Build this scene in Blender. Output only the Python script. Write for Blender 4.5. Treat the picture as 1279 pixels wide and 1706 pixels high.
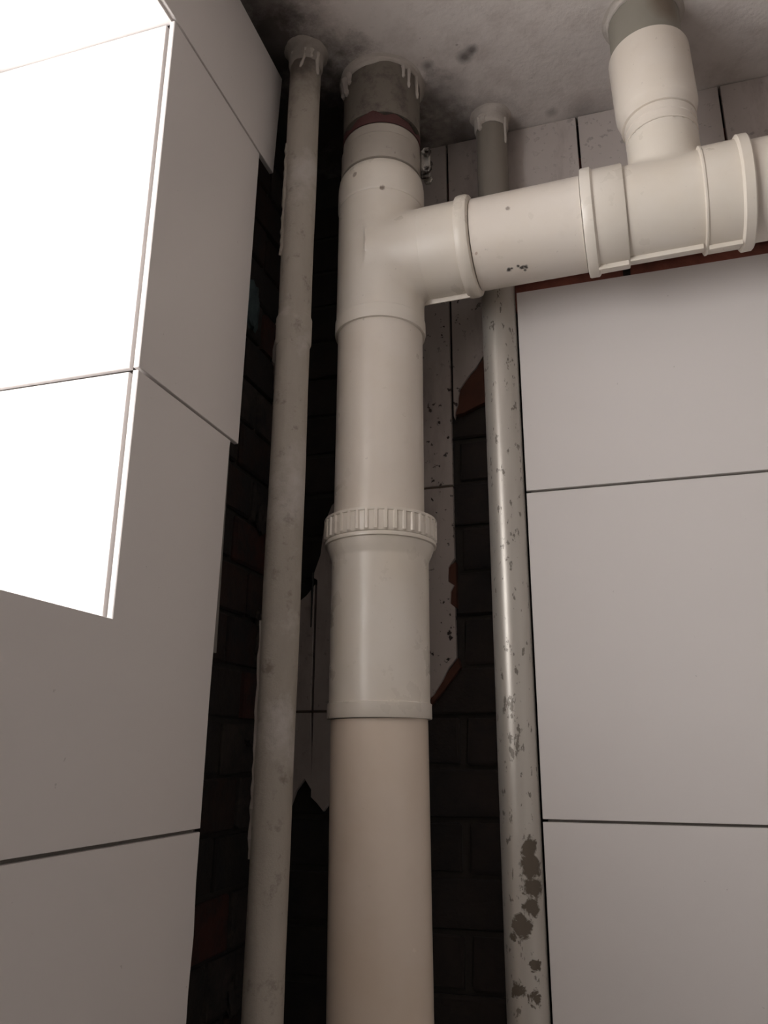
import bpy, bmesh, math, random
import numpy as np
from mathutils import Vector, Matrix

for o in list(bpy.data.objects): bpy.data.objects.remove(o)
S = bpy.context.scene
COL = S.collection
RND = random.Random(7)

# ---------------------------------------------------------------- camera, light
YAW, PITCH, ROLL, FPX = -0.300102, 0.295985, 0.004963, 1331.31
cy, sy, cp, sp, cr, sr = math.cos(YAW), math.sin(YAW), math.cos(PITCH), math.sin(PITCH), math.cos(ROLL), math.sin(ROLL)
FW = Vector((sy*cp, cy*cp, sp)); R0 = Vector((cy, -sy, 0)); U0 = R0.cross(FW)
RT = cr*R0 + sr*U0; UP = -sr*R0 + cr*U0
cam = bpy.data.cameras.new('camera'); camo = bpy.data.objects.new('camera', cam); COL.objects.link(camo)
camo.matrix_world = Matrix(((RT.x, UP.x, -FW.x, 0), (RT.y, UP.y, -FW.y, 0), (RT.z, UP.z, -FW.z, 0), (0, 0, 0, 1)))
cam.sensor_fit = 'VERTICAL'; cam.sensor_height = 36; cam.lens = FPX/1706*36
cam.clip_start = 0.01
S.camera = camo

W = bpy.data.worlds.new('overcast_sky'); S.world = W; W.use_nodes = True
bg = W.node_tree.nodes['Background']
bg.inputs[0].default_value = (1.0, 0.985, 0.975, 1); bg.inputs[1].default_value = 6.0

S.view_settings.view_transform = 'Standard'; S.view_settings.look = 'None'
S.view_settings.gamma = 1; S.view_settings.use_curve_mapping = False
S.view_settings.exposure = 0.68

XT = -0.403          # face of the new tiles on the left wall
XO = -0.460          # face of the old brick wall under them
YT = 0.985           # face of the new tiles on the back wall
YO = 1.023           # face of the old tiles on the back wall
ZC = 0.927           # ceiling
ZF = -1.65           # floor
XR, YN = 1.25, -1.25 # far side walls of the room
WIN = (-0.52, 0.555, 0.106, 0.734)   # window opening y0 y1 z0 z1

def portal(name, loc, sx, sz, d):
    p = bpy.data.lights.new(name, 'AREA'); p.shape = 'RECTANGLE'; p.size = sx; p.size_y = sz; p.cycles.is_portal = True
    o = bpy.data.objects.new(name, p); COL.objects.link(o); o.location = loc
    o.rotation_euler = Vector(d).to_track_quat('-Z', 'Y').to_euler()
portal('window_left_offscreen', (-0.70, (WIN[0]+WIN[1])/2, (WIN[2]+WIN[3])/2), WIN[1]-WIN[0], WIN[3]-WIN[2], (1, 0, 0))

def wall_pt(px, py, y=YO):
    d = RT*((px-639.5)/FPX) - UP*((py-853)/FPX) + FW
    d = d*(y/d.y); return (d.x, d.z)

# ---------------------------------------------------------------- materials
class NB:
    def __init__(s, name):
        s.m = bpy.data.materials.new(name); s.m.use_nodes = True; s.t = s.m.node_tree
        s.b = s.t.nodes['Principled BSDF']; s.x = 0
    def n(s, typ, **kw):
        nd = s.t.nodes.new(typ)
        for k, v in kw.items():
            if k.startswith('_'): setattr(nd, k[1:], v)
        return nd
    def l(s, a, b): s.t.links.new(a, b)
    def coord(s): 
        g = s.n('ShaderNodeNewGeometry'); return g.outputs['Position']
    def noise(s, scale, detail=4, rough=.55, vec=None, stretch=None, dist=0):
        nd = s.n('ShaderNodeTexNoise'); nd.inputs['Scale'].default_value = scale
        nd.inputs['Detail'].default_value = detail; nd.inputs['Roughness'].default_value = rough
        nd.inputs['Distortion'].default_value = dist
        v = vec or s.coord()
        if stretch:
            mp = s.n('ShaderNodeMapping'); mp.inputs['Scale'].default_value = stretch; s.l(v, mp.inputs[0]); v = mp.outputs[0]
        s.l(v, nd.inputs['Vector']); return nd.outputs['Fac']
    def ramp(s, fac, stops):
        nd = s.n('ShaderNodeValToRGB'); e = nd.color_ramp.elements
        while len(e) < len(stops): e.new(.5)
        for i, (p, c) in enumerate(stops):
            e[i].position = p; e[i].color = (c, c, c, 1) if not isinstance(c, tuple) else (*c, 1)
        s.l(fac, nd.inputs[0]); return nd.outputs[0]
    def mix(s, fac, a, b, mode='MIX'):
        nd = s.n('ShaderNodeMix'); nd.data_type = 'RGBA'; nd.blend_type = mode
        for inp, v in ((nd.inputs[0], fac), (nd.inputs[6], a), (nd.inputs[7], b)):
            if isinstance(v, (int, float)): inp.default_value = v
            elif isinstance(v, tuple): inp.default_value = (*v, 1)
            else: s.l(v, inp)
        return nd.outputs[2]
    def math(s, op, a, b=0, c=0, clamp=False):
        nd = s.n('ShaderNodeMath'); nd.operation = op; nd.use_clamp = clamp
        for inp, v in zip(nd.inputs, (a, b, c)):
            if isinstance(v, (int, float)): inp.default_value = v
            else: s.l(v, inp)
        return nd.outputs[0]
    def spot(s, pos, rad, soft=.4, nz=None, amt=0.0):
        """1 inside a ball around pos, wobbling edge from noise"""
        nd = s.n('ShaderNodeVectorMath'); nd.operation = 'DISTANCE'
        s.l(s.coord(), nd.inputs[0]); nd.inputs[1].default_value = pos
        d = nd.outputs['Value']
        if nz is not None: d = s.math('ADD', d, s.math('MULTIPLY', s.math('SUBTRACT', nz, .5), amt))
        mr = s.n('ShaderNodeMapRange'); mr.clamp = True
        s.l(d, mr.inputs[0]); mr.inputs[1].default_value = rad; mr.inputs[2].default_value = rad*(1-soft)
        return mr.outputs[0]
    def bump(s, h, strength=.2, dist=.002):
        nd = s.n('ShaderNodeBump'); nd.inputs['Strength'].default_value = strength; nd.inputs['Distance'].default_value = dist
        s.l(h, nd.inputs['Height']); s.l(nd.outputs[0], s.b.inputs['Normal'])
    def done(s, col=None, rough=.5, metal=0., spec=None):
        if col is not None:
            if isinstance(col, tuple): s.b.inputs['Base Color'].default_value = (*col, 1)
            else: s.l(col, s.b.inputs['Base Color'])
        if isinstance(rough, (int, float)): s.b.inputs['Roughness'].default_value = rough
        else: s.l(rough, s.b.inputs['Roughness'])
        if isinstance(metal, (int, float)): s.b.inputs['Metallic'].default_value = metal
        else: s.l(metal, s.b.inputs['Metallic'])
        if spec is not None: s.b.inputs['Specular IOR Level'].default_value = spec
        return s.m

def m_tile(name, base, rough=.16, wear=.5):
    b = NB(name)
    c = b.mix(b.math('MULTIPLY', b.noise(6, 3), .25), base, tuple(v*.93 for v in base))
    sc = b.ramp(b.noise(60, 6, .7, stretch=(1, 1, .12)), [(.70, 0.), (.76, 1.)])
    c = b.mix(b.math('MULTIPLY', sc, .10*wear), c, (.35, .33, .30))
    fl = b.ramp(b.noise(140, 2, .5), [(.765, 0.), (.79, 1.)])
    c = b.mix(b.math('MULTIPLY', fl, .55*wear), c, (.16, .13, .11))
    r = b.math('ADD', b.math('MULTIPLY', b.noise(14, 4), .12), rough-.05)
    b.bump(b.noise(9, 2), .05, .002)
    return b.done(c, r)

def m_pvc(name, base, dirt=.5, spots=(), rough=.3):
    b = NB(name)
    c = b.mix(b.ramp(b.noise(9, 4), [(.35, 0.), (.75, 1.)]), base, (base[0]*.93, base[1]*.90, base[2]*.85))
    sm = b.ramp(b.noise(45, 5, .65), [(.60, 0.), (.78, 1.)])
    c = b.mix(b.math('MULTIPLY', sm, .30*dirt), c, (.42, .33, .25))
    fl = b.ramp(b.noise(170, 2, .5), [(.74, 0.), (.78, 1.)])
    c = b.mix(b.math('MULTIPLY', fl, .55*dirt), c, (.12, .09, .07))
    nz = b.noise(110, 4, .7)
    for p, r, col, a in spots:
        c = b.mix(b.math('MULTIPLY', b.spot(p, r, .5, nz, r*2.2), a), c, col)
    r = b.math('ADD', b.math('MULTIPLY', b.noise(30, 4), .16), rough-.08)
    b.bump(b.noise(60, 3), .06, .001)
    return b.done(c, r)

MT = {}
MT['tile_new'] = m_tile('new_white_wall_tile', (.74, .695, .675), .30)
MT['tile_reveal'] = m_tile('white_reveal_tile', (.74, .695, .675), .30, .25)
def m_oldtile():
    b = NB('old_glazed_tile')
    c = b.mix(b.noise(8, 5), (.56, .505, .475), (.45, .395, .37))
    pit = b.ramp(b.noise(95, 4, .6), [(.615, 0.), (.64, 1.)])
    zone = b.ramp(b.noise(9, 2), [(.42, 0.), (.56, 1.)])
    near = None
    for p, q in (((-.235, YO, .43), .11), ((-.23, YO, .16), .12), ((-.235, YO, .60), .07), ((-.23, YO, .30), .06)):
        k = b.spot(p, q, .5, zone, .05); near = k if near is None else b.math('MAXIMUM', near, k)
    zone = b.math('MAXIMUM', near, b.math('MULTIPLY', zone, .25))
    c = b.mix(b.math('MULTIPLY', pit, zone), c, (.03, .02, .018))
    st = b.ramp(b.noise(16, 6, .65, stretch=(1, 1, .3)), [(.52, 0.), (.72, 1.)])
    c = b.mix(b.math('MULTIPLY', st, .5), c, (.16, .11, .10))
    b.bump(pit, .5, -.002)
    return b.done(c, .38)
MT['tile_old'] = m_oldtile()
def m_bisque():
    b = NB('tile_clay_edge'); return b.done(b.mix(b.noise(60, 4), (.125, .046, .028), (.07, .028, .018)), .9)
MT['bisque'] = m_bisque()
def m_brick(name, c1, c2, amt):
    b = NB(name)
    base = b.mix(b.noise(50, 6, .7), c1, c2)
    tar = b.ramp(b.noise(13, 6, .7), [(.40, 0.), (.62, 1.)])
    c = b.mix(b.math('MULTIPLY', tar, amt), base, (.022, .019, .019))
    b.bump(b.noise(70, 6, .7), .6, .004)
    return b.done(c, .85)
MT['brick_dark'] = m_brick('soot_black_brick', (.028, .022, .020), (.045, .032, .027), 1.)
MT['brick_red'] = m_brick('red_brick', (.10, .030, .020), (.05, .020, .015), .85)
MT['brick_brown'] = m_brick('brown_stained_brick', (.055, .026, .02), (.03, .018, .014), 1.)
MT['brick_strip'] = m_brick('red_painted_brick', (.40, .13, .09), (.28, .09, .065), .45)
MT['brick_tan'] = m_brick('mortar_smeared_brick', (.085, .065, .055), (.04, .032, .028), 1.)
def m_mortar():
    b = NB('dark_old_mortar'); b.bump(b.noise(80, 6, .7), .7, .004)
    return b.done(b.mix(b.noise(25, 6, .7), (.035, .030, .028), (.065, .055, .048)), .95)
MT['mortar'] = m_mortar()
def m_bed():
    b = NB('tile_adhesive'); b.bump(b.noise(80, 6, .7), .6, .003)
    return b.done(b.mix(b.noise(25, 6), (.15, .135, .12), (.22, .20, .18)), .95)
MT['bed'] = m_bed()

def m_ceiling():
    b = NB('stained_ceiling_plaster')
    c = b.mix(b.noise(5, 5, .6), (.72, .665, .635), (.62, .565, .535))
    mt = b.ramp(b.noise(22, 7, .7), [(.48, 0.), (.74, 1.)])
    c = b.mix(b.math('MULTIPLY', mt, .40), c, (.36, .30, .27))
    nz = b.noise(18, 6, .7)
    # mould along the corner of the two old walls and round the pipes
    for p, r, a in (((-.43, .93, ZC), .21, .95), ((-.40, .79, ZC), .13, .9), ((-.36, 1.0, ZC), .19, .95), ((-.38, .70, ZC), .075, .7), ((-.17, 1.01, ZC), .085, .65), ((-.20, .93, ZC), .05, .5), ((.0, 1.02, ZC), .05, .4)):
        c = b.mix(b.math('MULTIPLY', b.spot(p, r, .75, nz, r*1.2), a), c, (.055, .042, .038))
    for p, r, a in (((-.155, .868, ZC), .014, .75), ((-.143, .860, ZC), .011, .7), ((-.208, .868, ZC), .012, .6), ((-.05, 1.005, ZC), .012, .4)):
        c = b.mix(b.math('MULTIPLY', b.spot(p, r, .8, nz, r*.8), a), c, (.04, .033, .03))
    fl = b.ramp(b.noise(120, 3, .6), [(.70, 0.), (.75, 1.)])
    c = b.mix(b.math('MULTIPLY', fl, .5), c, (.16, .13, .11))
    b.bump(b.noise(35, 6, .65), .5, .004)
    return b.done(c, .9)
MT['ceiling'] = m_ceiling()
def m_plaster(name, c1, c2):
    b = NB(name); b.bump(b.noise(70, 6, .65), .5, .003)
    return b.done(b.mix(b.noise(40, 5, .65), c1, c2), .85)
MT['plaster'] = m_plaster('white_patch_plaster', (.58, .53, .485), (.36, .315, .28))
MT['plaster_dirty'] = m_plaster('mouldy_patch_plaster', (.46, .415, .375), (.17, .145, .125))
MT['plaster_grey'] = m_plaster('grey_patch_plaster', (.42, .375, .34), (.27, .235, .21))
MT['teal_lump'] = m_plaster('teal_grey_lump', (.10, .15, .16), (.035, .05, .055))
MT['cement'] = m_plaster('white_wall_plaster', (.76, .73, .70), (.70, .67, .64))
MT['concrete'] = m_plaster('bare_concrete', (.20, .185, .17), (.14, .13, .12))

MT['pvc_tee'] = m_pvc('pvc_stack_tee', (.78, .72, .645), .35, [
    ((-.300, .832, .738), .004, (.2, .13, .09), .7), ((-.262, .832, .708), .004, (.15, .1, .07), .8)])
MT['pvc_drop'] = m_pvc('pvc_drop_pipe', (.78, .71, .635), .45)
MT['pvc_low'] = m_pvc('pvc_lower_pipe', (.78, .665, .56), .12, rough=.24)
MT['pvc_coupling'] = m_pvc('pvc_coupling', (.78, .72, .645), .18, rough=.29)
AD = Vector((1, -.02, .006)).normalized(); AO = Vector((-.281, .884, .629)); AR = .0575     # axis and radius of the branch
def skin_pt(px, py):
    """where the sight line of a pixel meets the skin of the horizontal branch"""
    d = (RT*((px-639.5)/FPX) - UP*((py-853)/FPX) + FW).normalized(); e = d-AD*d.dot(AD); g = -AO-AD*(-AO).dot(AD)
    a, b, c = e.dot(e), 2*e.dot(g), g.dot(g)-AR*AR; t = (-b-math.sqrt(max(b*b-4*a*c, 0)))/(2*a); return tuple(d*t)
SM = (.025, .020, .017); OR = (.72, .40, .22)
MT['pvc_arm'] = m_pvc('pvc_branch_pipe', (.78, .715, .65), .40, [
    (skin_pt(848, 449), .0042, SM, .95), (skin_pt(852, 447), .0030, SM, .9), (skin_pt(863, 443), .0026, SM, .9), (skin_pt(869, 446), .0036, SM, .95), (skin_pt(876, 445), .0042, SM, .95), (skin_pt(874, 450), .0030, SM, .9),
    (skin_pt(846, 347), .0035, (.25, .2, .17), .8), (skin_pt(771, 354), .0030, OR, .7), (skin_pt(774, 395), .0030, OR, .5), (skin_pt(785, 422), .0022, (.35, .22, .15), .6), (skin_pt(793, 422), .0022, (.35, .22, .15), .6)])
MT['pvc_tee2'] = m_pvc('pvc_second_tee', (.78, .72, .645), .25)
MT['pvc_riser'] = m_pvc('pvc_riser', (.78, .71, .635), .5)
def m_clamp():
    b = NB('grey_coupling_band'); c = b.mix(b.noise(20, 5, .6), (.46, .415, .36), (.33, .29, .25))
    c = b.mix(b.math('MULTIPLY', b.ramp(b.noise(90, 4, .6), [(.62, 0.), (.68, 1.)]), .4), c, (.08, .06, .05))
    return b.done(c, .42)
MT['clamp'] = m_clamp()
def m_bolt():
    b = NB('rusty_bolt_steel'); f = b.ramp(b.noise(60, 3, .6), [(.42, 0.), (.58, 1.)])
    return b.done(b.mix(f, (.42, .40, .37), (.045, .035, .03)), .4, .7)
MT['bolt'] = m_bolt()
def m_iron():
    b = NB('old_iron_stub')
    c = b.mix(b.noise(14, 6, .65), (.125, .105, .085), (.20, .175, .145))
    c = b.mix(b.ramp(b.noise(35, 6, .7), [(.5, 0.), (.7, 1.)]), c, (.075, .058, .05))
    b.bump(b.noise(60, 6, .7), .4, .003); return b.done(c, .7)
MT['iron'] = m_iron()
MT['maroon'] = m_plaster('maroon_paint', (.055, .018, .018), (.105, .038, .034))
def m_stub2():
    b = NB('grey_green_stub'); c = b.mix(b.noise(18, 5, .6), (.30, .275, .23), (.22, .20, .165))
    c = b.mix(b.math('MULTIPLY', b.spot((.105, .84, .905), .028, .7, b.noise(30, 5), .02), .6), c, (.14, .085, .05))
    return b.done(c, .75)
MT['stub2'] = m_stub2()
def m_leftpipe():
    b = NB('cement_smeared_paint')
    c = b.mix(b.noise(18, 6, .65, stretch=(1, 1, .25)), (.50, .455, .395), (.29, .255, .215))
    c = b.mix(b.math('MULTIPLY', b.ramp(b.noise(50, 6, .7), [(.56, 0.), (.70, 1.)]), .65), c, (.14, .11, .09))
    c = b.mix(b.math('MULTIPLY', b.ramp(b.noise(9, 6, .65), [(.54, 0.), (.66, 1.)]), .8), c, (.55, .51, .48))
    sx = b.n('ShaderNodeSeparateXYZ'); b.l(b.coord(), sx.inputs[0])
    tz = b.math('ADD', sx.outputs[2], b.math('MULTIPLY', b.math('SUBTRACT', b.noise(26, 5, .65), .5), .16))
    c = b.mix(b.math('MULTIPLY', b.ramp(tz, [(.84, 0.), (.90, 1.)]), .85), c, (.10, .075, .062))
    b.bump(b.noise(70, 6, .7), .5, .003); return b.done(c, .62)
MT['left_pipe'] = m_leftpipe()
def m_rightpipe():
    b = NB('silver_paint')
    c = b.mix(b.noise(22, 5, .6, stretch=(1, 1, .3)), (.62, .585, .535), (.50, .465, .42))
    fl = b.ramp(b.noise(130, 4, .65, stretch=(1, 1, .45)), [(.60, 0.), (.64, 1.)])
    c = b.mix(b.math('MULTIPLY', fl, .75), c, (.13, .11, .09))
    nz = b.noise(75, 6, .7, dist=.6); pm = None
    for p, r in (((-.126, .967, -.098), .012), ((-.124, .967, -.118), .016), ((-.124, .967, -.138), .015), ((-.126, .967, -.158), .012), ((-.140, .966, -.178), .013),
                 ((-.150, .966, -.186), .007), ((-.126, .967, -.216), .006), ((-.128, .967, -.245), .008), ((-.148, .966, -.240), .010)):
        s = b.spot(p, r, .25, nz, .030); pm = s if pm is None else b.math('MAXIMUM', pm, s)
    c = b.mix(pm, c, (.125, .10, .075))
    b.bump(pm, .5, -.0015)
    rr = b.math('ADD', b.math('MULTIPLY', pm, .4), .36)
    return b.done(c, rr, b.math('SUBTRACT', .45, b.math('MULTIPLY', pm, .45)))
MT['right_pipe'] = m_rightpipe()
def m_bare():
    b = NB('unpainted_grey_steel'); b.bump(b.noise(70, 6, .7), .3, .002)
    return b.done(b.mix(b.noise(20, 5, .6, stretch=(1, 1, .3)), (.30, .265, .225), (.20, .175, .15)), .6, .2)
MT['bare'] = m_bare()
MT['frame'] = NB('white_window_frame').done((.8, .8, .78), .35)
def m_glass():
    b = NB('window_glass'); t = b.t
    tr = b.n('ShaderNodeBsdfTransparent'); gl = b.n('ShaderNodeBsdfGlossy'); gl.inputs['Roughness'].default_value = .02
    mx = b.n('ShaderNodeMixShader'); mx.inputs[0].default_value = .06
    b.l(tr.outputs[0], mx.inputs[1]); b.l(gl.outputs[0], mx.inputs[2])
    b.l(mx.outputs[0], t.nodes['Material Output'].inputs['Surface']); return b.m
MT['glass'] = m_glass()
MT['tar'] = NB('black_tar').done((.008, .007, .007), .6)

# ---------------------------------------------------------------- mesh helpers
ROOT = {}
def thing(name, label, cat, loc, group=None):
    o = bpy.data.objects.new(name, None); COL.objects.link(o); o.location = loc; o.empty_display_size = .05
    o['label'] = label; o['category'] = cat
    if group: o['group'] = group
    ROOT[o] = Vector(loc); return o
def obj(name, verts, faces, mat, parent=None, smooth=True, angle=32, loc=None):
    """verts in world space; a child keeps the origin of its thing"""
    w = ROOT.get(parent, Vector((0, 0, 0))) if parent else Vector(loc or (0, 0, 0))
    me = bpy.data.meshes.new(name)
    me.from_pydata([tuple(Vector(v)-w) for v in verts], [], [tuple(f) for f in faces]); me.update()
    bm = bmesh.new(); bm.from_mesh(me); bmesh.ops.recalc_face_normals(bm, faces=bm.faces); bm.to_mesh(me); bm.free()
    if smooth:
        me.polygons.foreach_set('use_smooth', [True]*len(me.polygons)); me.set_sharp_from_angle(angle=math.radians(angle))
    me.materials.append(MT[mat])
    o = bpy.data.objects.new(name, me); COL.objects.link(o)
    if parent: o.parent = parent
    else: o.location = w
    ROOT[o] = w; return o
def tag(o, label, cat, group=None):
    o['label'] = label; o['category'] = cat
    if group: o['group'] = group
    return o
def struct(o, label=None):
    o['kind'] = 'structure'
    if label: o['label'] = label
    return o

def box_vf(x0, x1, y0, y1, z0, z1, base=0):
    v = [(x, y, z) for z in (z0, z1) for y in (y0, y1) for x in (x0, x1)]
    f = [(0, 1, 3, 2), (4, 6, 7, 5), (0, 4, 5, 1), (2, 3, 7, 6), (0, 2, 6, 4), (1, 5, 7, 3)]
    return v, [tuple(i+base for i in q) for q in f]
def boxes(lst):
    V, F = [], []
    for b in lst:
        v, f = box_vf(*b, base=len(V)); V += v; F += f
    return V, F
def bevel_box(x0, x1, y0, y1, z0, z1, r):
    v, f = box_vf(x0, x1, y0, y1, z0, z1)
    bm = bmesh.new(); bv = [bm.verts.new(p) for p in v]
    for q in f: bm.faces.new([bv[i] for i in q])
    bmesh.ops.recalc_face_normals(bm, faces=bm.faces)
    bmesh.ops.bevel(bm, geom=bm.edges[:], offset=r, segments=1, affect='EDGES')
    bm.verts.index_update()
    V = [tuple(p.co) for p in bm.verts]; F = [[w.index for w in q.verts] for q in bm.faces]; bm.free(); return V, F
def prism(pts, axis, a, b, r=.0009):
    """polygon pts (two other axes in x,y,z order) extruded from a (face side) to b; face edge chamfered"""
    n = len(pts); P = [Vector(p) for p in pts]
    area = sum(P[i].x*P[(i+1) % n].y-P[(i+1) % n].x*P[i].y for i in range(n))
    ins = []
    for i in range(n):
        e1 = (P[i]-P[i-1]).normalized(); e2 = (P[(i+1) % n]-P[i]).normalized()
        s = 1 if area > 0 else -1
        n1 = Vector((-e1.y, e1.x))*s; n2 = Vector((-e2.y, e2.x))*s
        m = n1+n2; m = m/max(m.length_squared, .3)*2*.5 if m.length > 1e-6 else n1
        ins.append(P[i]+m*r*1.0)
    dirn = 1 if b > a else -1
    rings = [(ins, a), (P, a+dirn*r), (P, b)]
    V = []
    for R_, t in rings:
        for p in R_:
            V.append({'x': (t, p.x, p.y), 'y': (p.x, t, p.y), 'z': (p.x, p.y, t)}[axis])
    F = [list(range(n)), list(range(2*n, 3*n))[::-1]]
    for k in range(2):
        for i in range(n):
            j = (i+1) % n; F.append((k*n+i, k*n+j, (k+1)*n+j, (k+1)*n+i))
    return V, F
def frame_of(axis):
    d = Vector(axis).normalized(); h = Vector((0, 0, 1)) if abs(d.z) < .8 else Vector((1, 0, 0))
    u = h.cross(d).normalized(); w = d.cross(u); return d, u, w
def lathe_vf(prof, org, axis=(0, 0, 1), seg=72, rfun=None, cap=True, base=0):
    d, u, w = frame_of(axis); o = Vector(org); V, F = [], []
    for k, (r, t) in enumerate(prof):
        for i in range(seg):
            a = 2*math.pi*i/seg; rr, tt = (r, t) if rfun is None else rfun(k, a, r, t)
            V.append(tuple(o + d*tt + u*(rr*math.cos(a)) + w*(rr*math.sin(a))))
    for k in range(len(prof)-1):
        for i in range(seg):
            j = (i+1) % seg; F.append((k*seg+i+base, k*seg+j+base, (k+1)*seg+j+base, (k+1)*seg+i+base))
    if cap:
        F.append(tuple(base+i for i in range(seg))[::-1]); F.append(tuple(base+(len(prof)-1)*seg+i for i in range(seg)))
    return V, F
def tube_vf(pts, rads, seg=8, base=0):
    V, F = [], []; n = len(pts); P = [Vector(p) for p in pts]
    for k in range(n):
        d = (P[min(k+1, n-1)]-P[max(k-1, 0)]).normalized(); d, u, w = frame_of(d)
        for i in range(seg):
            a = 2*math.pi*i/seg; V.append(tuple(P[k]+u*(rads[k]*math.cos(a))+w*(rads[k]*math.sin(a))))
    for k in range(n-1):
        for i in range(seg):
            j = (i+1) % seg; F.append((base+k*seg+i, base+k*seg+j, base+(k+1)*seg+j, base+(k+1)*seg+i))
    F.append(tuple(base+i for i in range(seg))[::-1]); F.append(tuple(base+(n-1)*seg+i for i in range(seg)))
    return V, F
def sdf_mesh(fn, lo, hi, h):
    """surface nets of a signed distance function, vertices pulled onto the zero level"""
    ax = [np.arange(lo[i], hi[i]+h, h) for i in range(3)]
    X, Y, Z = np.meshgrid(*ax, indexing='ij'); f = fn(X, Y, Z); n = np.array(f.shape)
    s = f < 0; cs = np.zeros(n-1, int)
    for a in (0, 1):
        for b in (0, 1):
            for c in (0, 1): cs += s[a:n[0]-1+a, b:n[1]-1+b, c:n[2]-1+c]
    act = (cs > 0) & (cs < 8); idx = -np.ones(n-1, int); ii = np.argwhere(act); idx[act] = np.arange(len(ii))
    P = np.array([ax[k][ii[:, k]]+h/2 for k in range(3)]).T
    e = h*.05
    for _ in range(6):
        v = fn(*P.T); g = np.stack([fn(*(P+np.eye(3)[k]*e).T)-fn(*(P-np.eye(3)[k]*e).T) for k in range(3)], 1)/(2*e)
        P -= (np.clip(v, -h, h)/np.maximum((g*g).sum(1), .05))[:, None]*g
    F = []
    for k in range(3):
        o = [0, 1, 2]; o.remove(k); a, b = o
        sl0 = [slice(None)]*3; sl1 = [slice(None)]*3; sl0[k] = slice(0, -1); sl1[k] = slice(1, None)
        E = np.argwhere(s[tuple(sl0)] != s[tuple(sl1)])
        E = E[(E[:, a] > 0) & (E[:, b] > 0) & (E[:, a] < n[a]-1) & (E[:, b] < n[b]-1)]
        q = []
        for da, db in ((0, 0), (1, 0), (1, 1), (0, 1)):
            t = E.copy(); t[:, a] -= da; t[:, b] -= db; q.append(idx[t[:, 0], t[:, 1], t[:, 2]])
        F.append(np.stack(q, 1))
    F = np.concatenate(F); return P.tolist(), F.tolist()
def jag(p, q, n, amp, rnd):
    """broken line from p to q (q left out)"""
    P, Q = Vector(p), Vector(q); t = (Q-P); nn = Vector((-t.y, t.x)).normalized(); out = [tuple(P)]
    for i in range(1, n): out.append(tuple(P+t*(i/n)+nn*rnd.uniform(-amp, amp)))
    return out

# ---------------------------------------------------------------- room shell
TK = .0055     # tile thickness
y0, y1, z0, z1 = WIN
hy0, hy1, hz0, hz1 = y0-.02, y1+.02, z0-.02, z1+.02      # hole in the brickwork
XW = -.70                                                 # outside face
wl = struct(obj('wall_left', *boxes([
    (XW, XO-.008, hy1, YO+.14, ZF, ZC), (XW, XO-.008, YN-.12, hy0, ZF, ZC),
    (XW, XO-.008, hy0, hy1, ZF, hz0), (XW, XO-.008, hy0, hy1, hz1, ZC)]), 'mortar', smooth=False),
    'left wall of dark old brick part covered with new white tiles around a window')
wb = struct(obj('wall_back', *boxes([(XO-.008, XR+.12, YO+.020, YO+.14, ZF, ZC)]), 'mortar', smooth=False),
    'back wall with broken old tiles, dark brick and new white tiles')
struct(obj('wall_right', *boxes([(XR, XR+.12, YN-.12, YO+.020, ZF, ZC)]), 'cement', smooth=False))
struct(obj('wall_front', *boxes([(XO-.008, XR, YN-.12, YN, ZF, ZC)]), 'cement', smooth=False))
struct(obj('floor', *boxes([(XW, XR+.12, YN-.12, YO+.14, ZF-.1, ZF)]), 'concrete', smooth=False))
ceil = struct(obj('ceiling', *boxes([(XW, XR+.12, YN-.12, YO+.14, ZC, ZC+.12)]), 'ceiling', smooth=False), 'stained plaster ceiling with mould in the corner')


# adhesive behind the new tiles
YE = (.792, .742, .722, .715)
bed = boxes([(XO-.008, XT-TK, YN, .785, hz1, .898), (XO-.008, XT-TK, hy1, .740, .10, hz1), (XO-.008, XT-TK, YN, .718, ZF, hz0), (XO-.008, XT-TK, hy1, .718, hz0, .10), (XO-.008, XT-TK, YN, hy0, hz0, hz1),
             (XW+.03, XO-.008, hy1-.011, hy1, hz0, hz1), (XW+.03, XO-.008, hy0, hy0+.011, hz0, hz1), (XW+.03, XO-.008, hy0, hy1, hz0, hz0+.011), (XW+.03, XO-.008, hy0, hy1, hz1-.011, hz1),
             (XO-.008, XT-.035, hy1-.011, hy1, hz0, hz1), (XO-.008, XT-.035, hy0, hy1, hz0, hz0+.011), (XO-.008, XT-.035, hy0, hy1, hz1-.011, hz1)])
obj('adhesive_bed', *bed, 'bed', wl, smooth=False)
bedb = boxes([(-.108, XR, YT+TK, YO+.020, ZF, .608)])
obj('adhesive_bed', *bedb, 'bed', wb, smooth=False)

G = .0015    # half joint
def ltile(pts): return obj('tile', *prism(pts, 'x', XT, XT-TK), 'tile_new', wl, smooth=False)
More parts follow.
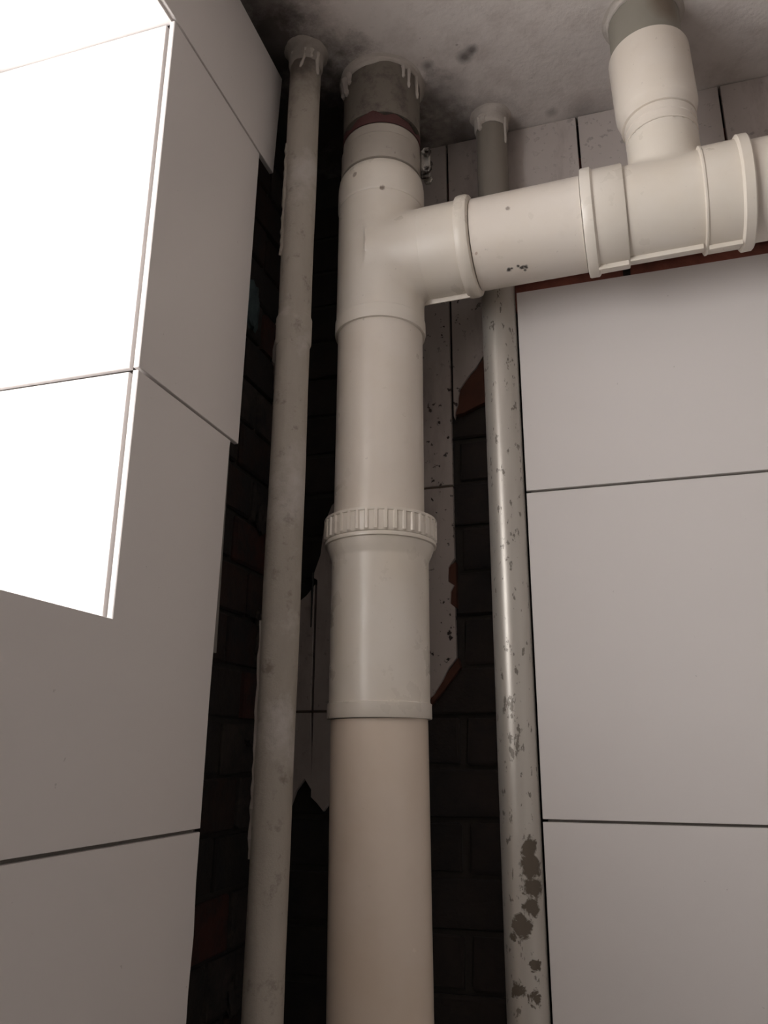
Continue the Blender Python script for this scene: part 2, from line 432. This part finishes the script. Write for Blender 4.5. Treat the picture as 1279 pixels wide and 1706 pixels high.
# rows of 800 x 400 tiles on the left wall; the ends near the pipes are cut unevenly
ltile([(.012, z1+.0035), (.7985, z1+.0035), (.8105, .905), (.012, .905)])
ltile([(-.788, z1+.0035), (.009, z1+.0035), (.009, .905), (-.788, .905)])
ltile([(YN, z1+.0035), (-.791, z1+.0035), (-.791, .905), (YN, .905)])
ltile([(y1, .332+G), (.749, .332+G), (.757, z1-.0002), (y1, z1-.0002)])
low = [(-.068, -.068+G), (.7215, -.068+G)] + [(.7225, .05), (.727, .2), (.7295, .322), (.731, .332-G), (y1, .332-G), (y1, z0), (-.068, z0)]
ltile(low)
rag = random.Random(3)
for (a, b) in ((-.868, -.071), (YN, -.871)): ltile([(a, -.068+G), (b, -.068+G), (b, z0), (a, z0)])
for k in range(4):
    zt = -.068-G-.4*k; zb = max(zt-.397, ZF)
    e0 = .7215; edge = [(e0+rag.uniform(-.0018, .0018), zb+(zt-zb)*i/9) for i in range(10)]
    edge[-1] = (e0, zt)
    ltile([(-.068, zb)]+edge+[(-.068, zt)])
    for (a, b) in ((-.868, -.071), (YN, -.871)): ltile([(a, zb), (b, zb), (b, zt), (a, zt)])
for (a, b) in ((z0, .332-G), (.332+G, z1)): ltile([(YN, a), (y0, a), (y0, b), (YN, b)])
# reveal tiles: jambs, soffit, sill
XJ = XT-TK-.0042
for (a, b) in ((z0+.001, .332-.002), (.332+.002, z1-.0028)):
    obj('tile', *prism([(XW+.03, a), (XJ, a), (XJ, b), (XW+.03, b)], 'y', y1, y1+TK), 'tile_reveal', wl, smooth=False)
    obj('tile', *prism([(XW+.03, a), (XJ, a), (XJ, b), (XW+.03, b)], 'y', y0, y0-TK), 'tile_reveal', wl, smooth=False)
for (a, b) in ((y0+.001, -.001), (.002, y1+.004)):
    obj('tile', *prism([(XW+.03, a), (XT-.004, a), (XT-.004, b), (XW+.03, b)], 'z', z1, z1+TK), 'tile_reveal', wl, smooth=False)
    obj('tile', *prism([(XW+.03, a), (XT-TK-.001, a), (XT-TK-.001, b), (XW+.03, b)], 'z', z0-.0005, z0-.0005-TK), 'tile_reveal', wl, smooth=False)
# window in the opening
wy0, wy1 = y0, y1
win = struct(obj('window_1', *boxes([(XW-.02, XW+.03, wy0-.02, wy0+.045, z0-.02, z1+.02), (XW-.02, XW+.03, wy1-.035, wy1+.02, z0-.02, z1+.02),
    (XW-.02, XW+.03, wy0+.045, wy1-.035, z0-.02, z0+.03), (XW-.02, XW+.03, wy0+.045, wy1-.035, z1-.03, z1+.02),
    (XW-.015, XW+.025, (wy0+wy1)/2-.02, (wy0+wy1)/2+.02, z0+.03, z1-.03)]), 'frame', smooth=False), 'white framed window')
for a, b in ((wy0+.045, (wy0+wy1)/2-.02), ((wy0+wy1)/2+.02, wy1-.035)):
    obj('pane', *box_vf(XW-.002, XW+.002, a, b, z0+.03, z1-.03), 'glass', win, smooth=False)

# new tiles on the back wall
def btile(pts): return obj('tile', *prism(pts, 'y', YT, YT+TK), 'tile_new', wb, smooth=False)
rows = [(.325+G, .617), (-.070+G, .325-G)] + [(max(-.070-.395*(k+1)+G, ZF), -.070-.395*k-G) for k in range(4)]
for a, b in rows:
    for xa, xb in ((-.1135, .685), (.688, XR)): btile([(xa, a), (xb, a), (xb, b), (xa, b)])

# old tiles on the back wall, 200 x 300, many broken off
r2 = random.Random(11)
def otile(pts):
    o = obj('old_tile', *prism(pts, 'y', YO, YO+.008, .0012), 'tile_old', wb, smooth=False); return o
cx = [XO, -.416, -.216, -.015, .185, .385, .585, .785, .985, 1.185]
j = .0016
for k in range(2, len(cx)-1):
    otile([(cx[k]+j, .665), (cx[k+1]-j, .665), (cx[k+1]-j, ZC-.001), (cx[k]+j, ZC-.001)])
otile(jag((-.352, .656+j), (-.218, .656+j), 1, 0, r2) + [(-.2176, .656+j), (-.2176, ZC-.001)] + jag((-.335, ZC-.001), (-.352, .656+j), 6, .006, r2))
otile([(-.335, .356+j), (-.2176, .356+j), (-.2176, .656-j), (-.345, .656-j)])
h1, h2, h3 = wall_pt(806, 592), wall_pt(766, 648), wall_pt(757, 697)
otile([(-.2144, h3[1]+.004)] + jag(h3, h2, 4, .002, r2) + jag(h2, h1, 5, .0015, r2) + [h1] + [(-.163, .57), (-.158, .662), (-.2144, .662)])
A = [wall_pt(*p) for p in ((500, 1003), (520, 962), (533, 925), (540, 872), (552, 842), (556, 815))]
top = .356-j
rgt = [wall_pt(757, 812), wall_pt(757, 930), wall_pt(747, 945), wall_pt(746, 968), wall_pt(756, 975), wall_pt(751, 985), wall_pt(750, 1005), wall_pt(758, 1012), wall_pt(760, 1096), wall_pt(748, 1112), wall_pt(738, 1132), wall_pt(722, 1158)]
otile([(-.4144, .056+j), (-.27, .056+j)] + rgt[::-1][:-1] + [(-.2176, top), (-.385, top)] + A[::-1][1:5] + [(-.4144, .235)])
otile([(XO+.001, .056+j), (-.4176, .056+j), (-.4176, .229), (-.430, .214), (-.441, .206), (XO+.001, .200)])
lowr = [wall_pt(*p) for p in ((560, 1340), (548, 1338), (538, 1352), (527, 1338))]
otile([(-.4144, .056-j), (-.29, .056-j), (-.30, -.02), (-.34, -.05)] + lowr + [(-.4144, -.052)])
lowl = [wall_pt(*p) for p in ((519, 1318), (507, 1298), (492, 1318), (480, 1350))]
otile([(-.4176, .056-j)] + lowl + [(XO+.001, -.075), (XO+.001, .056-j)])
MT['grout'] = m_plaster('brown_old_grout', (.15, .11, .085), (.09, .068, .055))
for ga, gb, gz in ((-.334, -.218, .356), (XO+.002, -.275, .056)): obj('grout_line', *box_vf(ga, gb, YO+.002, YO+.0075, gz-.0016, gz+.0016), 'grout', wb, smooth=False)
# clay edges of the broken tiles
def chip(pts, d=.0105): obj('tile_chip', *prism(pts, 'y', YO+.0035, YO+.016, .001), 'bisque', wb, smooth=False)
chip([wall_pt(*p) for p in ((808, 590), (766, 646), (757, 668), (758, 690), (772, 686), (790, 676), (808, 668))])
chip([wall_pt(*p) for p in ((745, 942), (758, 935), (760, 1012), (749, 1006))])
chip([wall_pt(*p) for p in ((762, 1095), (716, 1158), (716, 1176), (738, 1150), (766, 1112))])
obj('tar_drip', *tube_vf([(*wall_pt(521, 955)[:1], YO-.0005, wall_pt(521, 955)[1]), (wall_pt(520, 1000)[0], YO-.0005, wall_pt(520, 1000)[1]), (wall_pt(518, 1045)[0], YO-.0005, wall_pt(518, 1045)[1])], [.0025, .0012, .0008], 6), 'tar', wb)

# exposed brick courses on the back wall (sharing mesh data)
BV = {}
def brick(parent, kind, along, c, z, L, face, axis, rnd):
    key = (axis, round(L, 3), rnd.randrange(3))
    if key not in BV:
        rr = random.Random(int(L*1000)*3+key[2])
        v, f = bevel_box(-L/2, L/2, 0, .03, -.0285, .0285, .0022)
        v = [(x+rr.uniform(-.0018, .0018), y+rr.uniform(-.001, .001), w+rr.uniform(-.0018, .0018)) for x, y, w in v]
        if axis == 'x': v = [(-y, x, w) for x, y, w in v]
        me = bpy.data.meshes.new('brick'); me.from_pydata(v, [], f); me.update()
        bm = bmesh.new(); bm.from_mesh(me); bmesh.ops.recalc_face_normals(bm, faces=bm.faces); bm.to_mesh(me); bm.free()
        me.materials.append(MT['brick_dark']); BV[key] = me
    o = bpy.data.objects.new('brick', BV[key]); COL.objects.link(o); o.parent = parent
    o.location = (c, face+rnd.uniform(0, .003), z) if axis == 'y' else (face-rnd.uniform(0, .003), c, z)
    o.material_slots[0].link = 'OBJECT'; o.material_slots[0].material = MT[kind]; return o
rb = random.Random(5)
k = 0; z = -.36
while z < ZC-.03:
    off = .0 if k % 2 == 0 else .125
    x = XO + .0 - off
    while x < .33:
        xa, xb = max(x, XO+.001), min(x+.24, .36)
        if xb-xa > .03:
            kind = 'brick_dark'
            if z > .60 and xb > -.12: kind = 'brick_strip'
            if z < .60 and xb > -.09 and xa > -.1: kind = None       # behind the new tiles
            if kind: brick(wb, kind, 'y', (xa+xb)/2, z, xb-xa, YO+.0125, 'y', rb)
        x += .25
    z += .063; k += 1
# exposed bricks of the left wall
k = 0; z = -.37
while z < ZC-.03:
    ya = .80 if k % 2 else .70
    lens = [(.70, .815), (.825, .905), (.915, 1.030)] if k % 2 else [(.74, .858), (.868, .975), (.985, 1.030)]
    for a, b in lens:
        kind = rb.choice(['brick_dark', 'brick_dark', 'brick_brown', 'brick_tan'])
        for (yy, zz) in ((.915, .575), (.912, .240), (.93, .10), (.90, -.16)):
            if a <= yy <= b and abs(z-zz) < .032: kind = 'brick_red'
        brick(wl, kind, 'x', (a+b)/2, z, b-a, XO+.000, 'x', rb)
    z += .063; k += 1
# lumps of plaster in the gap
def lump(name, c, r, mat, parent, seed, n=14):
    bm = bmesh.new(); bmesh.ops.create_icosphere(bm, subdivisions=3, radius=1); rr = random.Random(seed)
    ph = [(rr.uniform(2, 6), rr.uniform(0, 6), Vector((rr.uniform(-1, 1), rr.uniform(-1, 1), rr.uniform(-1, 1))).normalized()) for _ in range(n)]
    V = []
    for v in bm.verts:
        s = 1+sum(.06*math.sin(q*v.co.dot(d)*2+p) for q, p, d in ph)
        V.append((c[0]+v.co.x*r[0]*s, c[1]+v.co.y*r[1]*s, c[2]+v.co.z*r[2]*s))
    bm.verts.index_update(); F = [[w.index for w in f.verts] for f in bm.faces]; bm.free()
    return obj(name, V, F, mat, parent)
lump('plaster_lump', (XO+.001, .866, .585), (.009, .016, .034), 'teal_lump', wl, 1)
for i, (yy, zz, sy_, sz_) in enumerate(((.955, .56, .010, .05), (.962, .47, .009, .07), (.965, .38, .008, .06), (.958, .30, .010, .03), (.93, .30, .012, .02), (.945, .13, .010, .02), (.94, .17, .008, .012), (.925, -.26, .012, .02), (.93, .015, .007, .006))):
    lump('plaster_lump', (XO+.002, yy, zz), (.007, sy_, sz_), 'plaster_grey' if i < 3 else 'brick_tan', wl, 20+i)

# ---------------------------------------------------------------- pipes
MX, MY = -.281, .888          # main stack axis
LX, LY, LR = -.365, .800, .0205
RX, RY, RR = -.1395, .989, .0235

# old iron stub of the stack
t = thing('iron_stub', 'dark iron pipe stub with maroon paint band between ceiling and grey clamp', 'pipe', (MX, MY, .8175))
obj('pipe_wall', *lathe_vf([(.0545, .017), (.0545, ZC-.8175)], (MX, MY, .8175)), 'iron', t)
def mar(k, a, r, tt): return (r, tt + (.004*math.sin(3*a+1)+.003*math.sin(7*a+2)+.002*math.sin(13*a) if k in (2, 3) else 0))
obj('paint_band', *lathe_vf([(.0540, 0), (.0549, .0005), (.0549, .0115), (.0543, .0130)], (MX, MY, .8175), rfun=mar, cap=False), 'maroon', t)

# grey band clamp
t = thing('band_clamp', 'grey sleeve coupling clamp with two bolts between iron stub and white tee', 'clamp', (MX, MY, .7605))
obj('sleeve', *lathe_vf([(.0515, 0), (.0555, .0008), (.0558, .003), (.0558, .038), (.0550, .041), (.0535, .0415)], (MX, MY, .7605)), 'clamp', t)
obj('rim', *lathe_vf([(.0528, .0415), (.0540, .0425), (.0540, .0555), (.0530, .057)], (MX, MY, .7605)), 'clamp', t)
for zz in (.7685, .796):
    bx, by = MX+.0645, MY+.006
    bo = obj('bolt', *lathe_vf([(.0032, -.012), (.0032, .014)], (bx, by, zz), (.15, -1, .05), 10), 'bolt', t)
    obj('bolt_head', *lathe_vf([(.0062, -.016), (.0066, -.0155), (.0066, -.0115), (.006, -.011)], (bx, by, zz), (.15, -1, .05), 6), 'bolt', bo, smooth=False)
    obj('nut', *lathe_vf([(.0062, .006), (.0068, .0065), (.0068, .011), (.006, .0115)], (bx, by, zz), (.15, -1, .05), 6), 'bolt', bo, smooth=False)
obj('lug', *bevel_box(MX+.0550, MX+.0690, MY+.003, MY+.009, .7612, .804, .002), 'bolt', t, smooth=False)

# tee on the stack (smooth union of two cylinders)
AD = Vector((1, -.02, .006)).normalized(); AO = Vector((MX, .884, .629)); AR = .0575
def arm_pt(x): return AO + AD*((x-AO.x)/AD.x)
def tee_fn(X, Y, Z):
    d1 = np.hypot(X-MX, Y-MY)-.0578
    d1 = np.maximum(d1, np.maximum(.526-Z, Z-.742))
    px, py, pz = X-AO.x, Y-AO.y, Z-AO.z; tt = px*AD.x+py*AD.y+pz*AD.z
    rr = np.sqrt(np.maximum((px-tt*AD.x)**2+(py-tt*AD.y)**2+(pz-tt*AD.z)**2, 1e-12)); d2 = rr-.0592
    d2 = np.maximum(d2, np.maximum(-tt, tt-.118))
    kk = .010; hh = np.clip(.5+.5*(d2-d1)/kk, 0, 1)
    return d2*(1-hh)+d1*hh-kk*hh*(1-hh)
t = thing('pipe_tee', 'white plastic drain tee joining the vertical stack to the horizontal branch', 'pipe fitting', (MX, MY, .520))
obj('tee_body', *sdf_mesh(tee_fn, (-.36, .80, .515), (-.14, .97, .760), .0026), 'pvc_tee', t, angle=50)
obj('socket_collar', *lathe_vf([(.0480, .7595), (.0545, .7585), (.0575, .7535), (.0588, .745), (.0592, .738), (.0592, .712), (.0585, .709), (.0579, .7085)], (MX, MY, 0)), 'pvc_tee', t, angle=40)
obj('socket_collar', *lathe_vf([(.0579, .540), (.0590, .5385), (.0592, .524), (.0585, .5205), (.0556, .5205)], (MX, MY, 0)), 'pvc_tee', t)
s0 = .118
obj('branch_socket', *lathe_vf([(.0585, .0660), (.0596, .0672), (.0597, .0690), (.0597, s0-.003), (.0585, s0-.002)], AO, AD, 96), 'pvc_tee', t)
obj('socket_collar', *lathe_vf([(.0592, s0-.004), (.0635, s0-.003), (.0645, s0), (.0645, s0+.008), (.0630, s0+.012), (.0585, s0+.014)], AO, AD), 'pvc_tee', t)
def on_arm(x, off, ang):   # point on the skin of the branch, ang from straight down towards the room
    d, u, w = frame_of(AD); c = arm_pt(x); dn = Vector((0, 0, -1)); fr = Vector((0, -1, 0))
    return c + (dn*math.cos(ang)+fr*math.sin(ang))*off
def ridge(x0_, x1_, r0, r1, ang, half):
    V = []
    for x_ in (x0_, x1_):
        for off, dx in ((r0, -half), (r0, half), (r1, half*.7), (r1, -half*.7)):
            c = on_arm(x_, off, ang); tn = (Vector((0, 0, 1))*math.sin(ang)+Vector((0, -1, 0))*math.cos(ang)); V.append(tuple(c+tn*dx))
    return V, [(0, 1, 2, 3), (7, 6, 5, 4), (0, 4, 5, 1), (1, 5, 6, 2), (2, 6, 7, 3), (3, 7, 4, 0)]
obj('mould_seam', *ridge(-.236, -.163, .050, .0655, -.25, .0020), 'pvc_tee', t, smooth=False)

# drop pipe between tee and coupling
o = obj('drain_pipe', *lathe_vf([(.055, 0), (.055, .2495)], (MX, MY, .2710)), 'pvc_drop', loc=(MX, MY, .2710))
tag(o, 'white drain pipe length between the tee and the ribbed coupling nut', 'pipe')

# expansion coupling with a ribbed nut
CX = MX+.002; CB = .039
t = thing('expansion_coupling', 'white pipe coupling with a ribbed screw nut halfway down the stack', 'pipe fitting', (CX, MY, CB))
def rib(k, a, r, tt):
    w = (a*38/(2*math.pi)) % 1
    return (r + (.0016 if .18 < w < .55 else 0) if k in (1, 2, 3) else r, tt)
obj('ribbed_nut', *lathe_vf([(.0555, .2325), (.0655, .2315), (.0664, .2295), (.0664, .2065), (.0655, .2045), (.0600, .2045)], (CX, MY, CB), seg=304, rfun=rib), 'pvc_coupling', t, angle=30)
obj('nut_rim', *lathe_vf([(.0640, .2318), (.0676, .2313), (.0680, .2298), (.0676, .2280), (.0650, .2278)], (CX, MY, CB), seg=96), 'pvc_coupling', t)
obj('flange', *lathe_vf([(.0600, .2040), (.0665, .2036), (.0672, .2015), (.0668, .1990), (.0640, .1985)], (CX, MY, CB), seg=96), 'pvc_coupling', t)
obj('sleeve', *lathe_vf([(.0640, .1985), (.0632, .1945), (.0608, .1880), (.0586, .1835), (.0578, .1800), (.0576, .020), (.0578, .0175), (.0594, .0165), (.0596, .001), (.0590, 0), (.0552, 0)], (CX, MY, CB), seg=96), 'pvc_coupling', t, angle=40)

# lower drain pipe, slightly out of plumb
o = obj('drain_pipe', *lathe_vf([(.055, 0), (.055, CB-.0005-ZF)], (MX+.018, MY, ZF), (-.016, 0, CB-ZF), 96), 'pvc_low', loc=(MX+.018, MY, ZF))
tag(o, 'cream drain pipe rising from the floor into the bottom of the coupling', 'pipe')

# horizontal branch
xa, xb = -.1480, -.0145
o = obj('branch_pipe', *lathe_vf([(AR, 0), (AR, (xb-xa)/AD.x)], arm_pt(xa), AD, 96), 'pvc_arm', loc=arm_pt(xa))
tag(o, 'white horizontal pipe with a black smudge between the two drain tees', 'pipe')
t = thing('pipe_tee', 'white drain tee with banded sockets below the ceiling stub, on the horizontal branch', 'pipe fitting', tuple(arm_pt(-.014)))
O2 = arm_pt(-.014)
RXC = .0865; RYC = arm_pt(RXC).y
L1 = (RXC-O2.x)/AD.x
RDR = .0425
def tee2_fn(X, Y, Z):
    px, py, pz = X-O2.x, Y-O2.y, Z-O2.z; tt = px*AD.x+py*AD.y+pz*AD.z
    rr = np.sqrt(np.maximum((px-tt*AD.x)**2+(py-tt*AD.y)**2+(pz-tt*AD.z)**2, 1e-12)); d2 = np.maximum(rr-.0578, np.maximum(.045-tt, tt-.141))
    d1 = np.maximum(np.hypot(X-RXC, Y-RYC)-RDR, np.maximum(O2.z-Z, Z-.7285))
    kk = .006; hh = np.clip(.5+.5*(d2-d1)/kk, 0, 1)
    return d2*(1-hh)+d1*hh-kk*hh*(1-hh)
obj('tee_body', *sdf_mesh(tee2_fn, (.02, .80, .560), (.14, .95, .74), .0026), 'pvc_tee2', t, angle=50)
obj('socket_collar', *lathe_vf([(.0575, 0), (.0640, .0008), (.0650, .0025), (.0650, .0125), (.0632, .0140), (.0618, .0150), (.0615, .048), (.0608, .0495), (.0575, .0500)], O2, AD, 96), 'pvc_tee2', t)
e = .134
obj('socket_collar', *lathe_vf([(.0575, e), (.0608, e+.0005), (.0622, e+.0012), (.0622, e+.003), (.0612, e+.0042), (.0614, e+.0395), (.0640, e+.0405), (.0658, e+.042), (.0655, e+.0520), (.0640, e+.0535), (.0578, e+.0538)], O2, AD, 96), 'pvc_tee2', t)
for a_, b_, r0_, r1_ in ((-.001, .034, .0610, .0690), (.036, .118, .0570, .0650), (.124, .160, .0608, .0680)):
    obj('mould_seam', *ridge(a_, b_, r0_, r1_-.0015, .0, .0016), 'pvc_tee2', t, smooth=False)
xe = .134+.0538+.0005
o = obj('branch_pipe', *lathe_vf([(AR, xe), (AR, (XR-O2.x)/AD.x-.004)], O2, AD, 96), 'pvc_arm', loc=tuple(O2+AD*xe))
tag(o, 'white horizontal pipe beyond the banded tee, running out along the back wall', 'pipe')

# riser from the second tee to the ceiling
t = thing('riser_pipe', 'short white riser stub with ring grooves between banded tee and wide sleeve', 'pipe', (RXC, RYC, .729))
obj('pipe_wall', *lathe_vf([(.0420, 0), (.0430, .001), (.0430, .0065), (.0418, .0075), (.0418, .0125), (.0428, .0135), (.0428, .0235), (.0420, .0245)], (RXC, RYC, .729), seg=80), 'pvc_riser', t)
t = thing('reducer_sleeve', 'wide white pipe sleeve fitted over the grey stub hanging from the ceiling', 'pipe fitting', (RXC, RYC, .754))
obj('sleeve', *lathe_vf([(.0425, .0), (.0448, .0008), (.0452, .003), (.0456, .0100), (.0478, .0150), (.0492, .0200), (.0495, .026), (.0497, .106), (.0488, .1085), (.0435, .109)], (RXC-.0015, RYC+.001, .754), (-.03, 0, 1), 80), 'pvc_riser', t, angle=40)
t = thing('ceiling_stub', 'grey green old pipe stub hanging from ceiling above the white sleeve', 'pipe', (RXC-.006, RYC+.001, .8635))
obj('pipe_wall', *lathe_vf([(.0440, 0), (.0440, ZC-.8635)], (RXC-.006, RYC+.001, .8635)), 'stub2', t)

# the two thin steel risers
t = thing('steel_riser', 'thin cement smeared steel pipe standing beside the dark brick corner', 'pipe', (LX-.006, LY, ZF))
ax = Vector((.008, 0, ZC-ZF)); LL = ax.length
def lw(k, a, r, tt): return (r*(1+.02*math.sin(2*a+tt*9)+.012*math.sin(5*a+tt*31)), tt)
obj('pipe_wall', *lathe_vf([(LR, LL*i/60) for i in range(61)], (LX-.006, LY, ZF), ax, 48, rfun=lw), 'left_pipe', t)
zj = .497-ZF
obj('pipe_joint', *lathe_vf([(LR, zj-.022), (LR+.0014, zj-.018), (LR+.0016, zj+.014), (LR, zj+.018)], (LX-.006, LY, ZF), ax, 48), 'left_pipe', t)
# cement crust down the left flank
def crust(seed, z_a, z_b, ang0, n=26):
    rr = random.Random(seed); V, F = [], []
    for i in range(n):
        zz = z_a+(z_b-z_a)*i/(n-1); w = rr.uniform(.12, .30)*(1 if 0 < i < n-1 else .2); h = rr.uniform(.0012, .0032); a0 = ang0+rr.uniform(-.10, .10)
        c = Vector((LX-.006, LY, ZF))+ax*((zz-ZF)/LL)
        for da, rad in ((-w, LR-.001), (-w*.4, LR+h), (w*.4, LR+h), (w, LR-.001)):
            a = a0+da; V.append((c.x+rad*math.cos(a), c.y+rad*math.sin(a), zz))
    for i in range(n-1):
        for k_ in range(3): F.append((i*4+k_, i*4+k_+1, i*4+k_+5, i*4+k_+4))
        F.append((i*4+3, i*4, i*4+4, i*4+7))
    return V, F
obj('cement_crust', *crust(2, .60, .77, math.radians(-140)), 'left_pipe', t)
obj('cement_crust', *crust(4, -.10, .14, math.radians(-150)), 'plaster_grey', t)

t = thing('steel_riser', 'thin silver painted steel pipe with flaking paint beside the new back wall tiles', 'pipe', (RX, RY, ZF))
zs = .64
obj('pipe_wall', *lathe_vf([(RR, 0), (RR, zs-ZF)], (RX, RY, ZF), seg=64), 'right_pipe', t)
u_ = obj('upper_length', *lathe_vf([(RR-.0006, zs-ZF), (RR-.0006, ZC-ZF)], (RX, RY, ZF), seg=64), 'bare', t)
u_['label'] = 'unpainted grey upper length'

# plaster collars where pipes enter the ceiling
def collar(cx_, cy_, r, flare, depth, seed, mat, jagamp=.006):
    rr = random.Random(seed); ph = [(n, rr.uniform(0, 6.28), rr.uniform(.4, 1)/n**.6) for n in (2, 3, 5, 8, 13, 21)]
    def w(a): return sum(q*math.sin(n*a+p) for n, p, q in ph)/2
    def rf(k, a, rad, tt):
        if k == 0: return (rad+.004*w(a+1), tt)
        if k in (1, 2): return (rad+.0015*w(a+k), tt)
        if k in (3, 4): return (rad+.0008*w(a+k), tt+(k-3)*.8*jagamp*w(a))
        return (rad, tt+jagamp*w(a))
    prof = [(r+flare, .001), (r+flare*.55, -depth*.04), (r+flare*.33, -depth*.13), (r+flare*.27, -depth*.4), (r+flare*.24, -depth*.85), (r+flare*.16, -depth*.97), (r+.0002, -depth*1.02)]
    return obj('plaster_collar', *lathe_vf(prof, (cx_, cy_, ZC), seg=96, rfun=rf, cap=False), mat, ceil, angle=60)
def drip(par, cx_, cy_, r, ang, z_a, ln, rad, bend=0):
    P = []; n = 7
    for i in range(n):
        a = ang+bend*(i/(n-1))**2; P.append((cx_+(r+.0008)*math.cos(a), cy_+(r+.0008)*math.sin(a), z_a-ln*i/(n-1)))
    obj('plaster_drip', *tube_vf(P, [rad*1.5, rad*1.1, rad, rad*.85, rad*.8, rad*1.0, rad*.55], 8), 'plaster', par)
d2r = math.radians
c1 = collar(LX+.002, LY, LR, .012, .028, 1, 'plaster_dirty', .005)
for a, ln, rd, bd in ((-70, .030, .0022, -.3), (-22, .034, .0028, .1), (-48, .012, .003, 0), (-120, .012, .0025, 0)): drip(c1, LX+.002, LY, LR, d2r(a), ZC-.014, ln, rd, bd)
c2 = collar(MX, MY, .0545, .012, .008, 2, 'plaster', .005)
for a, ln, rd, bd in ((-40, .018, .0025, 0), (-30, .030, .0025, 0), (-12, .034, .003, .05), (-140, .030, .005, .1), (-150, .022, .005, 0), (-128, .016, .004, 0)): drip(c2, MX, MY, .0545, d2r(a), ZC-.008, ln, rd, bd)
c3 = collar(RX, RY, RR-.0006, .010, .026, 3, 'plaster', .002)
for a, ln, rd, bd in ((-25, .045, .0022, 0), (-125, .020, .004, 0), (-112, .010, .005, 0)): drip(c3, RX, RY, RR, d2r(a), ZC-.016, ln, rd, bd)
collar(RXC-.006, RYC+.001, .044, .012, .007, 4, 'plaster', .005)
